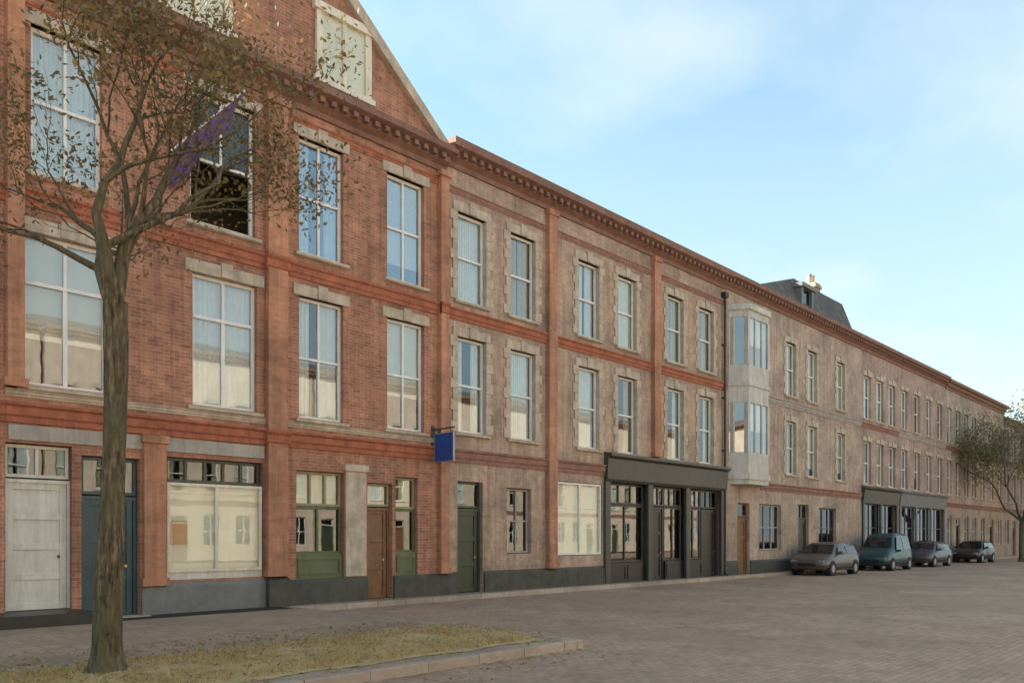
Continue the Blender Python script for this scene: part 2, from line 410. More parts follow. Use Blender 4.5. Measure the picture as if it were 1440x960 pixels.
def chimney(bld, x, y, z0, z1, mat='brick_brown', n=4, w=1.3):
    b = MB().box(x-w/2, x+w/2, y-.35, y+.35, z0, z1-.25).box(x-w/2-.07, x+w/2+.07, y-.42, y+.42, z1-.25, z1-.1).box(x-w/2-.02, x+w/2+.02, y-.37, y+.37, z1-.1, z1)
    c = b.build('chimney', M[mat], bld)
    for k in range(n):
        px = x-w/2+w*(k+.5)/n
        MB().tube([(px,y,z1),(px,y,z1+.45),(px,y,z1+.46),(px,y,z1+.52)], [.11,.095,.125,.12], 10).build('chimney_pot', M['clay'], c)
def panel_door(bld, x0, x1, z0, z1, mat, y=.16, leaves=1, handle='brass', name='door', rows=3, glazed=False):
    d = MB(); d.box(x0, x1, y+.03, y+.06, z0, z1)
    lw = (x1-x0)/leaves
    for l in range(leaves):
        a = x0+l*lw; st = min(.12, lw*.16)
        d.box(a+.004, a+st, y, y+.032, z0, z1); d.box(a+lw-st, a+lw-.004, y, y+.032, z0, z1)
        for r_ in range(rows+1):
            zz = z0+(z1-z0-st)*r_/rows; d.box(a+st, a+lw-st, y+.002, y+.032, zz, zz+st)
    o = d.build(name, M[mat], bld, bevel=.004)
    h = MB().tube([(x1-.16, y, z0+1.0), (x1-.16, y-.06, z0+1.0), (x1-.16, y-.07, z0+1.0)], [.012,.012,.03], 8)
    h.build('handle', M[handle], o)
    f = MB().box(x0-.07, x0-.001, y-.03, y+.1, z0, z1+.07).box(x1+.001, x1+.07, y-.03, y+.1, z0, z1+.07).box(x0-.001, x1+.001, y-.03, y+.1, z1+.001, z1+.07)
    f.build('door_frame', M[mat], o)
    return o
def glazed(bld, x0, x1, z0, z1, nx, nz, frame, glass='glass_dark', y=.14, cover=None, bar=.06, name='shop_window'):
    f = MB()
    f.box(x0, x1, y, y+.09, z0, z0+bar); f.box(x0, x1, y, y+.09, z1-bar, z1)
    for i in range(nx+1):
        xx = x0+(x1-x0-bar)*i/nx; f.box(xx, xx+bar, y+.003, y+.087, z0+bar, z1-bar)
    for j in range(1, nz):
        zz = z0+(z1-z0)*j/nz; f.box(x0+bar, x1-bar, y+.006, y+.084, zz-bar*.4, zz+bar*.4)
    o = f.build(name, M[frame], bld)
    MB().box(x0+.02, x1-.02, y+.04, y+.046, z0+.02, z1-.02).build('pane', M[glass], o)
    if cover: MB().box(x0+.03, x1-.03, y+.16, y+.17, z0+.03, z1-.03).build('blind', M[cover], o)
    return o
def stallriser(bld, x0, x1, z0, z1, mat, name='stall_riser'):
    b = MB().box(x0, x1, .06, .14, z0, z1)
    n = max(1, int((x1-x0)/.9))
    for i in range(n if z1-z0 > .35 else 0):
        a = x0+(x1-x0)*i/n+.07; c = x0+(x1-x0)*(i+1)/n-.07
        b.box(a, c, .035, .061, z0+.1, z0+.14); b.box(a, c, .035, .061, z1-.14, z1-.1)
        b.box(a, a+.04, .035, .061, z0+.14, z1-.14); b.box(c-.04, c, .035, .061, z0+.14, z1-.14)
    return b.build(name, M[mat], bld)
def plinth(bld, segs, z=.6, mat='plinth', proj=.07):
    for a, c in segs: MB().profile(a, c, [(.02,-.05),(-proj,-.05),(-proj,z-.08),(-.02,z),(.02,z)]).build('plinth', M[mat], bld)
def downpipe(bld, x, z0, z1, y=-.11, mat='iron'):
    b = MB().tube([(x,y,z0+.15),(x,y,z1)], [.05,.05], 8).tube([(x,y-.12,z0+.02),(x,y-.03,z0+.1),(x,y,z0+.18)], [.05]*3, 8)
    z = z0+.8
    while z < z1: b.box(x-.09, x+.09, y-.02, .01, z, z+.06); z += 2.2
    b.box(x-.13, x+.13, y-.1, y+.1, z1, z1+.22)
    b.build('downpipe', M[mat], bld)

# ------------------------------------------------------------------ building A: red brick, double front with gable
A = thing('brick_building', 'red brick building with stone coped gable and cream shop blind behind the slim tree', 'building', (-7.9, 0, 0))
def shift_children(b):       # children were placed in world coordinates: keep them there
    for ch in b.children: ch.matrix_parent_inverse = Matrix.Translation(-b.location)
X0, X1 = -13.35, -2.64
op = []
op += place_windows(A, [(-12.3, 4.45), (-9.1, 4.45)], 1.5, 2.85, style='transom', glass='glass', cover='blind')
op += place_windows(A, [(-6.65, 4.45), (-4.05, 4.45)], 1.25, 2.9, style='sash', glass='glass', cover='curtain')
op += place_windows(A, [(-12.3, 8.45)], 1.25, 2.75, style='sash', glass='glass', cover='net')
op += place_windows(A, [(-6.65, 8.4), (-4.05, 8.4)], 1.25, 2.75, style='sash', glass='glass_sky', cover='curtain')
op += place_windows(A, [(-9.15, 8.4)], 1.5, 2.85, style='sash', glass='glass_dim', cover='open')
gf = [(-13.34, -12.22, .2, 3.35), (-12.05, -10.95, 0, 3.2), (-10.4, -8.2, .7, 3.3), (-7.35, -6.0, .6, 3.2), (-5.3, -4.5, 0, 3.0), (-4.4, -3.65, .6, 3.2)]
wall(A, X0, X1, 0, 12.5, op+gf, M['brick_red'])
# gable
gx, gz = -7.9, 16.5
gw = MB()
gwin = [(-6.65, -5.4), (-10.4, -9.15)]
gw.poly((X0+.3, 0, 12.5), (X1-.3, 0, 12.5), (gx, 0, gz))
gw.poly((X1-.3, .3, 12.5), (X0+.3, .3, 12.5), (gx, .3, gz))
gw.build('gable', M['brick_red'], A)
cp = MB()
for s in (-1, 1):
    e = (X1-gx) if s > 0 else (X0-gx)
    xe = gx+e; L = Vector((xe-gx, 0, 12.25-gz-.02)); n = Vector((-L.z, 0, L.x)).normalized()
    if n.z < 0: n = -n
    a = Vector((gx, 0, gz)); b_ = a+L; t = n*.26
    cp.prism([(a.x, a.z), (b_.x, b_.z), (b_.x+t.x, b_.z+t.z), (a.x, a.z+.38)], -.16, .36)
cp.build('gable_coping', M['stone'], A, bevel=.01)
MB().tube([(gx,.1,gz+.3),(gx,.1,gz+.5),(gx,.1,gz+.6),(gx,.1,gz+.8),(gx,.1,gz+1.0),(gx,.1,gz+1.3)], [.2,.12,.12,.24,.16,.02], 12).build('finial', M['stone'], A, smooth=True)
for i, (a, c) in enumerate(gwin):
    w = c-a; g = MB(); z0, z1 = 12.75, 14.35
    g.box(a-.18, a, -.08, .02, z0, z1); g.box(c, c+.18, -.08, .02, z0, z1); g.box(a-.26, c+.26, -.14, .02, z1, z1+.2); g.box(a-.26, c+.26, -.14, .02, z0-.14, z0)
    g.box((a+c)/2-.06, (a+c)/2+.06, -.07, .02, z0, z1)
    o = g.build('gable_window', M['cream'], A)
    MB().box(a, c, -.035, -.03, z0, z1).build('pane', M['glass_low'], o)
    MB().box(a, c, -.02, -.005, z0, z1).build('blind', M['cream_blind'], o)
cornice(A, X0, X1, 11.75, 12.4)
band(A, X0, X1, 7.75, .36); band(A, X0, X1, 3.72, .4, proj=.11)
band(A, X0, X1, 11.35, .2, proj=.05)
band(A, X0, X1, 4.2, .14, 'stone', .05); 
pilaster(A, -13.2, .28, 4.36, 11.74, 'brick_orange')
pilaster(A, -7.9, .5, .7, 11.74, 'brick_orange')
pilaster(A, -2.79, .29, .6, 11.74, 'brick_orange')
for x, w in ((-7.9, .6), (-2.79, .29)):
    for z in (3.72, 7.75): MB().profile(x-w/2, x+w/2, [(-.1,z),(-.19,z+.06),(-.19,z+.22),(-.24,z+.28),(-.24,z+.34),(-.1,z+.36)]).build('pilaster_band', M['band'], A)
pilaster(A, -10.68, .44, .6, 3.7, 'brick_orange', .12)
plinth(A, [(-10.93, -8.17)], .64, 'lead')
plinth(A, [(-7.63, -5.32), (-4.48, -2.642)])
plinth(A, [(-8.168, -7.632)], .7, proj=.22)
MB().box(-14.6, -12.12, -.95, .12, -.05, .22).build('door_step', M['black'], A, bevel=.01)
# ground floor joinery
panel_door(A, -13.3, -12.27, .23, 2.62, 'doorgrey', leaves=1, rows=4, handle='iron')
glazed(A, -13.33, -12.24, 2.72, 3.33, 2, 1, 'doorgrey')
panel_door(A, -11.97, -11.03, .02, 2.35, 'teal', rows=3)
glazed(A, -12.03, -10.97, 2.45, 3.19, 2, 1, 'teal')
w_ = glazed(A, -10.38, -8.22, .86, 2.76, 2, 1, 'cream', 'glass_low', y=.02, cover='cream_blind')
MB().box(-10.25, -9.9, .14, .15, 1.45, 1.95).build('notice', M['salmon'], w_)
stallriser(A, -10.4, -8.2, .7, .86, 'doorgrey')
glazed(A, -10.38, -8.22, 2.78, 3.29, 5, 1, 'shopdark')
stallriser(A, -7.34, -6.01, .6, 1.2, 'green')
glazed(A, -7.34, -6.01, 1.2, 2.35, 2, 1, 'green', cover='green')
glazed(A, -7.34, -6.01, 2.36, 3.19, 3, 1, 'olive', 'glass_low', cover='cream_blind')
panel_door(A, -5.22, -4.58, .02, 2.3, 'oak')
glazed(A, -5.28, -4.52, 2.4, 2.99, 1, 1, 'olive', 'glass', cover='olive')
stallriser(A, -4.39, -3.66, .6, 1.2, 'green'); glazed(A, -4.39, -3.66, 1.2, 2.35, 1, 1, 'green', cover='green')
glazed(A, -4.39, -3.66, 2.36, 3.19, 1, 1, 'olive', 'glass', cover='olive')
MB().box(-5.98, -5.36, -.05, .02, .62, 3.25).box(-6.03, -5.31, -.1, .02, 3.25, 3.42).build('stone_pier', M['stone'], A, bevel=.01)
MB().box(-13.3, -8.2, -.05, .01, 3.4, 3.68).build('fascia', M['stucco'], A)
# steps
MB().box(-12.15, -10.85, -.34, .1, -.05, .02).build('door_step', M['stone'], A)
shell(A, X0+.002, X1-.002, 12.5, 11, 'brick_red')
rf = MB(); rf.prism([(X0+.3, 12.6), (gx, gz-.05), (X1-.3, 12.6)], .32, 9).build('gable_roof', M['slate'], A)
shift_children(A)

# ------------------------------------------------------------------ neighbour left of A (mostly out of frame)
Z = thing('brick_building', 'red brick building at the left edge of the photo, beyond the gabled one', 'building', (-20, 0, 0))
op = place_windows(Z, [(x, z) for z in (4.45, 8.4) for x in (-15, -17.6, -20.2, -22.8, -25.4)], 1.3, 2.8)
gf = [(-16.2, -13.42, 0, 3.3), (-18.9, -16.9, .7, 3.2), (-21.3, -20.1, 0, 3.1), (-25.8, -22.4, .7, 3.2)]
wall(Z, -27, X0-.002, 0, 12.5, op+gf, M['brick_red'])
panel_door(Z, -16.12, -13.5, .02, 2.62, 'doorgrey', leaves=2, rows=4); glazed(Z, -16.18, -13.44, 2.72, 3.28, 4, 1, 'doorgrey')
glazed(Z, -18.88, -16.92, .72, 3.18, 2, 2, 'cream', cover='cream_blind'); panel_door(Z, -21.2, -20.2, .02, 2.4, 'darkgreen'); glazed(Z, -21.28, -20.12, 2.5, 3.09, 1, 1, 'darkgreen')
glazed(Z, -25.78, -22.42, .72, 3.18, 4, 2, 'cream')
cornice(Z, -27, X0-.002, 11.9, 12.5); band(Z, -27, X0-.002, 7.75, .36); band(Z, -27, X0-.002, 3.72, .4)
plinth(Z, [(-27, -21.3), (-20.1, -16.22)])
shell(Z, -27, X0-.004, 12.5, 11, 'brick_red', 'pitch'); shift_children(Z)

# ------------------------------------------------------------------ building C: brown brick terrace of three bays
Cb = thing('brick_terrace', 'brown brick terrace between the red gabled building and the house with white oriel', 'building', (2.6, 0, 0))
c0, c1 = -2.638, 13.0
tops = [(-1.65, 8.35), (.5, 8.35), (3.75, 8.35), (5.95, 8.35), (9.1, 8.35), (11.4, 8.35)]
op = place_windows(Cb, tops, 1.15, 2.5, style='sash', glass='glass', cover='net', surround=True)
op += place_windows(Cb, [(x, 4.6) for x, _ in tops], 1.15, 2.7, style='sash', glass='glass', cover='curtain', surround=True)
gf = [(-2.2, -1.2, 0, 3.2), (2.15, 4.5, 1.0, 3.42), (4.75, 12.7, 0, 3.65), (-.2, .9, 1.1, 3.1)]
wall(Cb, c0, c1, 0, 12.6, op+gf, M['brick_brown'])
cornice(Cb, c0, c1, 12.0, 12.72, 'cornice'); band(Cb, c0, c1, 7.75, .34, 'band'); band(Cb, c0, c1, 3.72, .4, 'band_brown'); band(Cb, c0, c1, 11.3, .2, 'band_brown', .05)
pilaster(Cb, 1.78, .4, .62, 11.99, 'brick_orange'); pilaster(Cb, 7.7, .42, 4.58, 11.99, 'brick_orange')
panel_door(Cb, -2.12, -1.28, .02, 2.35, 'darkgreen'); glazed(Cb, -2.18, -1.22, 2.45, 3.19, 1, 1, 'darkgreen')
glazed(Cb, -.18, .88, 1.12, 3.08, 2, 2, 'stucco', 'glass_dark')
o = glazed(Cb, 2.17, 4.48, 1.02, 3.4, 2, 1, 'white', 'glass_low', y=.03, cover='cream_blind')
stallriser(Cb, 2.17, 4.48, .62, 1.0, 'lead')
plinth(Cb, [(c0, -2.22), (-1.18, 4.73), (12.72, c1)], .62)
# dark shopfront
SF = MB()
SF.profile(4.6, 12.85, [(.02,3.52),(-.1,3.52),(-.16,3.62),(-.2,4.32),(-.34,4.4),(-.34,4.5),(.02,4.56)])
for x in (4.72, 7.3, 9.9, 12.62): SF.box(x-.14, x+.14, -.1, .02, 0, 3.52)
sf = SF.build('shopfront', M['shopdark'], Cb)
def subglaze(par, *a, **k):
    o = glazed(par, *a, **k); return o
for a, c, s in ((4.88, 7.14, 1), (7.46, 8.5, 0), (8.52, 9.74, 1), (10.06, 11.2, 1), (11.22, 12.46, 0)):
    if s:
        glazed(Cb, a, c, .72, 2.75, 2, 1, 'shopdark', 'glass_dark'); stallriser(Cb, a, c, 0.0, .7, 'black')
    else: panel_door(Cb, a+.1, c-.1, 0.02, 2.66, 'black', rows=3)
    glazed(Cb, a, c, 2.78, 3.5, 3, 1, 'shopdark', 'glass_dark')
MB().box(4.76, 12.7, 2.2, 2.3, .05, 3.6).build('back_partition', M['inside'], Cb)
shell(Cb, c0+.002, c1-.002, 12.6, 11, 'brick_brown', 'pitch', 14.0)
downpipe(Cb, 12.75, 0, 11.6)
shift_children(Cb)

# ------------------------------------------------------------------ building D: buff house with white oriel and slate mansard
D = thing('oriel_house', 'buff brick house with a tall white oriel bay and a slate mansard roof with chimney', 'building', (19.5, 0, 0))
d0, d1 = 13.002, 28.0
spots = [(19.2, z) for z in (4.6, 8.35)] + [(21.6, z) for z in (4.6, 8.35)] + [(25.2, z) for z in (4.6, 8.35)]
op = place_windows(D, spots, 1.1, 2.5, style='sash', trim='stone', glass='glass', surround=True)
gf = [(14.0, 15.1, 0, 3.1), (16.0, 18.2, 1.0, 3.1), (20.0, 21.2, 0, 3.2), (22.4, 24.6, 1.0, 3.1)]
wall(D, d0, d1, 0, 12.6, op+gf+[(13.5, 15.7, 4.3, 11.0)], M['brick_buff'])
panel_door(D, 14.08, 15.02, .02, 2.4, 'oak'); glazed(D, 14.02, 15.08, 2.5, 3.09, 1, 1, 'oak')
glazed(D, 16.02, 18.18, 1.02, 3.08, 3, 2, 'stucco'); panel_door(D, 20.08, 21.12, .02, 2.4, 'shopdark'); glazed(D, 20.02, 21.18, 2.5, 3.19, 2, 1, 'shopdark'); glazed(D, 22.42, 24.58, 1.02, 3.08, 3, 2, 'shopdark')
# oriel
O = MB(); pts = [(13.25, 0), (13.7, -.7), (15.5, -.7), (15.95, 0)]
def ring(b, pts, z0, z1, off=0):
    cx = 14.6; q = [((x-cx)*(1+off)+cx, y*(1+off*2)) for x, y in pts]
    n = len(q); k = len(b.v); b.v += [(x, y+.01, z0) for x, y in q]+[(x, y+.01, z1) for x, y in q]
    b.f.append(tuple(k+i for i in range(n))); b.f.append(tuple(k+n+i for i in reversed(range(n))))
    for i in range(n): j = (i+1) % n; b.f.append((k+i, k+j, k+n+j, k+n+i))
ring(O, pts, 3.85, 4.05, .0); ring(O, pts, 4.05, 4.3, .05); ring(O, pts, 4.3, 5.2); ring(O, pts, 7.3, 8.0); ring(O, pts, 8.0, 8.15, .04); ring(O, pts, 8.15, 8.9); ring(O, pts, 10.9, 11.2); ring(O, pts, 11.2, 11.45, .06)
for z0, z1 in ((5.2, 7.3), (8.9, 10.9)):
    for (x, y) in pts[1:3]: O.box(x-.09, x+.09, y-.0, y+.18, z0, z1)
    for x in (14.3, 14.9): O.box(x-.04, x+.04, -.69, -.61, z0, z1)
    O.box(13.3, 13.4, -.2, 0, z0, z1); O.box(15.8, 15.9, -.2, 0, z0, z1)
oo = O.build('oriel', M['offwhite'], D)
for z0, z1 in ((5.2, 7.3), (8.9, 10.9)):
    g = MB(); 
    for i in range(3):
        (xa, ya), (xb, yb) = pts[i], pts[i+1]; g.poly((xa, ya+.05, z0), (xb, yb+.05, z0), (xb, yb+.05, z1), (xa, ya+.05, z1))
    g.build('pane', M['glass_sky'], oo)
    MB().box(13.75, 15.45, -.5, -.48, z0+(z1-z0)*.45, z1).build('blind', M['cream_blind'], oo)
cornice(D, d0, d1, 12.05, 12.72, 'cornice'); band(D, 16.05, d1, 7.75, .3, 'stucco'); band(D, 16.05, d1, 3.72, .36, 'band_brown'); plinth(D, [(d0, 13.98), (15.12, 19.98), (21.22, d1)])
shell(D, d0+.002, d1-.002, 12.6, 11, 'brick_buff')
ms = MB(); a, b_ = 15.3, 27.95; tz = 14.75
ms.v += [(a,.25,12.74),(b_,.25,12.74),(b_,10,12.74),(a,10,12.74),(a+6.4,1.0,tz),(b_,1.0,tz),(b_,9,tz),(a+6.4,9,tz)]
ms.f += [(0,3,2,1),(4,5,6,7),(0,1,5,4),(1,2,6,5),(2,3,7,6),(3,0,4,7)]
ms.build('mansard_roof', M['slate'], D)
for x in (21.9,):
    dm = MB().box(x-.7, x-.5, .35, 1.6, 12.75, 14.1).box(x+.5, x+.7, .35, 1.6, 12.75, 14.1).box(x-.85, x+.85, .25, 1.7, 14.1, 14.3).box(x-.5, x+.5, .35, 1.6, 12.7, 12.9)
    q = dm.build('dormer', M['lead'], D); MB().box(x-.5, x+.5, .5, .52, 12.8, 14.1).build('pane', M['glass_dark'], q)
chimney(D, 25.2, 1.6, 12.5, 15.35, n=2, w=.7); shift_children(D)

# ------------------------------------------------------------------ houses further down the street
def row_house(x0, x1, mat, label, top=12.6, shop=None, grp=None, bandm='band_brown', name='brick_house', tall=2.4):
    B = thing(name, label, 'house', ((x0+x1)/2, 0, 0), 0, grp)
    n = max(2, round((x1-x0)/2.3)); st = (x1-x0)/n
    xs = [x0+st*(i+.5) for i in range(n)]
    op = place_windows(B, [(x, z) for x in xs for z in (4.6, 8.3)], 1.1, tall, style='sash', glass='glass')
    gf = []
    if shop:
        gf = [(x0+.3, x1-.3, 0, 3.6)]
    else:
        for i, x in enumerate(xs): gf.append((x-.55, x+.55, 0, 3.0) if i % 3 == 1 else (x-.6, x+.6, 1.0, 3.1))
    wall(B, x0, x1, 0, top, op+gf, M[mat])
    if shop:
        fm, dm = shop
        b = MB().profile(x0+.12, x1-.12, [(.02,3.52),(-.1,3.52),(-.2,4.25),(-.3,4.35),(.02,4.5)])
        k = max(2, round((x1-x0)/3)); w = (x1-x0-.6)/k
        for i in range(k+1): b.box(x0+.3+w*i-.13, x0+.3+w*i+.13, -.09, .02, 0, 3.52)
        b.build('shopfront', M[fm], B)
        for i in range(k):
            a, c = x0+.3+w*i+.14, x0+.3+w*(i+1)-.14
            stallriser(B, a, c, 0, .8, dm); glazed(B, a, c, .82, 3.5, 2, 2, fm, 'glass_dark')
        MB().box(x0+.3, x1-.3, 2.2, 2.3, .05, 3.6).build('back_partition', M['inside'], B)
    else:
        for i, x in enumerate(xs):
            if i % 3 == 1: panel_door(B, x-.47, x+.47, .02, 2.4, random.choice(['darkgreen', 'black', 'oak'])); glazed(B, x-.53, x+.53, 2.5, 2.99, 1, 1, 'white')
            else: glazed(B, x-.58, x+.58, 1.02, 3.08, 2, 2, 'white', 'glass_dark')
    cornice(B, x0, x1, top-.55, top+.12, 'cornice', dent=(x0 < 40)); band(B, x0, x1, 7.75, .3, bandm); 
    if not shop: band(B, x0, x1, 3.72, .34, bandm); plinth(B, [(x0, x1)], .6) if False else None
    shell(B, x0+.002, x1-.002, top, 11, mat, 'pitch', top+1.9)
    shift_children(B); return B
row_house(28.002, 34.0, 'brick_far', 'plum brick house with a dark teal shopfront, next to the slate mansard', shop=('shopdark', 'teal'))
row_house(34.002, 43.5, 'brick_far', 'plum brick house with a long dark slate-coloured shopfront, second beyond the mansard', shop=('lead', 'black'), bandm='stucco')
row_house(43.502, 52.0, 'brick_buff', 'buff brick house without a shop, just before the far trees', top=12.5)
row_house(52.002, 60.0, 'brick_brown', 'brown brick house behind the far trees', top=12.5)
row_house(60.002, 72.0, 'brick_far', 'plum brick house last but one in the row, beyond the far trees', top=11.6)
row_house(72.002, 88.0, 'brick_buff', 'buff brick house at the far end of the row', top=12.0)

# the sunlit houses across the street, behind the camera: they stand in the window reflections and send warm light back
def across(x, proto=None, label=''):
    c = proto if proto else row_house(-9, 9, 'facing', label, top=14.0, grp='pale houses across the street')
    if proto: c = copy_tree(proto)
    c.location = (x, -35, 0); c.rotation_euler = (0, 0, PI); c['label'] = label; return c
M['facing'] = plain('pale_render', (.56, .45, .33), .85, .2, 1)
pr = across(-12, None, 'pale rendered house across the street directly behind the viewpoint')
for x, lab in ((-30.2, 'pale rendered house across the street left of the viewpoint'), (6.2, 'pale rendered house across the street facing the brown terrace'), (24.4, 'pale rendered house across the street facing the oriel house'), (42.6, 'pale rendered house across the street facing the second shopfront'), (60.8, 'pale rendered house across the street facing the far trees')):
    across(x, pr, lab)

# ------------------------------------------------------------------ trees
def grow(b, p, d, r, length, depth, tips, rnd, seg=4, spread=.55, up=.12):
    pts = [p.copy()]; rad = [r]; cur = p.copy(); dd = d.copy()
    r1 = r*.5
    for i in range(seg):
        dd = (dd + Vector((rnd.gauss(0,.2), rnd.gauss(0,.2), rnd.gauss(0,.15)+up*.5))).normalized()
        cur = cur + dd*length/seg; pts.append(cur.copy()); rad.append(r+(r1-r)*(i+1)/seg)
        if depth <= 1: tips.append(cur.copy())
    b.tube(pts, rad, 8 if r > .05 else (5 if r > .015 else 3), cap=False)
    if depth == 0: return
    n = 3 if depth > 1 else 4
    for k in range(n):
        i = seg if k == 0 else rnd.randint(seg//2, seg); base = pts[i]
        ax = dd.orthogonal().normalized(); ax.rotate(Matrix.Rotation(rnd.uniform(0, 2*PI), 3, dd))
        nd = dd.copy(); nd.rotate(Matrix.Rotation(rnd.uniform(.35, .35+spread)*(.35 if k == 0 else 1), 3, ax)); nd.z += up; nd.normalize()
        grow(b, base, nd, rad[i]*(1. if k == 0 else rnd.uniform(.55, .75)), length*rnd.uniform(.62, .85), depth-1, tips, rnd, seg, spread, up)
    return
def street_tree(loc, label, group, seed, r0=.15, hfork=4.4, limbs=4, llen=2.0, depth=4, leaves=14, leafs=.05, mat='leaf', dirs=None, cl=.16, dens=1.):
    rnd = random.Random(seed)
    t = thing('street_tree', label, 'tree', loc, 0, group)
    b = MB(); tips = []
    tp = []; tr = []
    for i in range(9):
        u = i/8; tp.append(Vector((.05*math.sin(u*4+seed), .04*math.cos(u*3+seed), hfork*u-.05))); tr.append(r0*(1-.22*u) + (.1 if i == 0 else (.015 if i == 1 else 0)))
    nn = 40; base = len(b.v)
    for i in range(33):
        u = i/32; k = u*8; q = min(7, int(k)); f_ = k-q; c_ = tp[q].lerp(tp[q+1], f_); zz = u*hfork
        rr = r0*(1-.22*u) + .13*math.exp(-zz/.13)
        for m_ in range(nn):
            t_ = 2*PI*m_/nn
            lob = .05*math.exp(-zz/.2)*math.cos(5*t_+seed)
            rg = r0*.045*math.sin(t_*13+math.sin(zz*5+seed)*1.2)*(.6+.4*math.sin(zz*3.3+m_*.3)) + rnd.uniform(-.004, .004) + .012*math.sin(zz*2.1+t_*2)
            r_ = rr+rg+lob; b.v.append((c_.x+math.cos(t_)*r_, c_.y+math.sin(t_)*r_, c_.z))
    for i in range(32):
        for m_ in range(nn): b.f.append((base+i*nn+m_, base+i*nn+(m_+1)%nn, base+(i+1)*nn+(m_+1)%nn, base+(i+1)*nn+m_))
    top = tp[-1]
    dirs = dirs or [(math.cos(k*2*PI/limbs+seed), math.sin(k*2*PI/limbs+seed), rnd.uniform(.9, 1.7)) for k in range(limbs)]
    for k, d in enumerate(dirs):
        grow(b, top-Vector((0,0,.12*k/len(dirs)+.05)), Vector(d).normalized(), r0*rnd.uniform(.5, .66), llen, depth, tips, rnd)
    b.build('trunk', M['bark'], t, smooth=True)
    l = MB(); st = random.getstate(); random.seed(seed)
    for p in tips:
        if rnd.random() > dens: continue
        for _ in range(leaves):
            q = p + Vector((rnd.gauss(0,cl), rnd.gauss(0,cl), rnd.gauss(0,cl)))
            leafquad(l, q, leafs*rnd.uniform(.6, 1.3))
    random.setstate(st)
    l.build('crown', M[mat], t)
    return t
# image-right direction in the ground plane is (.694,-.72)
street_tree((-13.97, -7.06, .03), 'slim street tree with sparse autumn leaves in the verge before the red gabled building', None, 11, .15, 4.35, dirs=[(.42,-.4,1.5), (-.35,.25,1.8), (-.75,.15,1.0), (-.1,.6,1.5)], llen=1.45, depth=5, leaves=3, leafs=.038, dens=.48)
ft = street_tree((48.6, -3.6, -.13), 'dense olive street tree at the right edge of the photo, nearest of the far trees', 'olive street trees at the far end of the street', 5, .17, 3.0, llen=2.9, depth=4, leaves=6, leafs=.1, mat='leaf_far', cl=.38, dens=.9)
for i, (x, y, s, r, lab) in enumerate([(61, -3.6, 1.05, 1.3, 'olive street tree right behind the nearest of the far trees'), (71, -3.4, .95, 2.9, 'olive street tree farthest down the street')]):
    c = copy_tree(ft); c.location = (x, y, -.13); c.rotation_euler = (0,0,r); c.scale = (s,)*3; c['label'] = lab

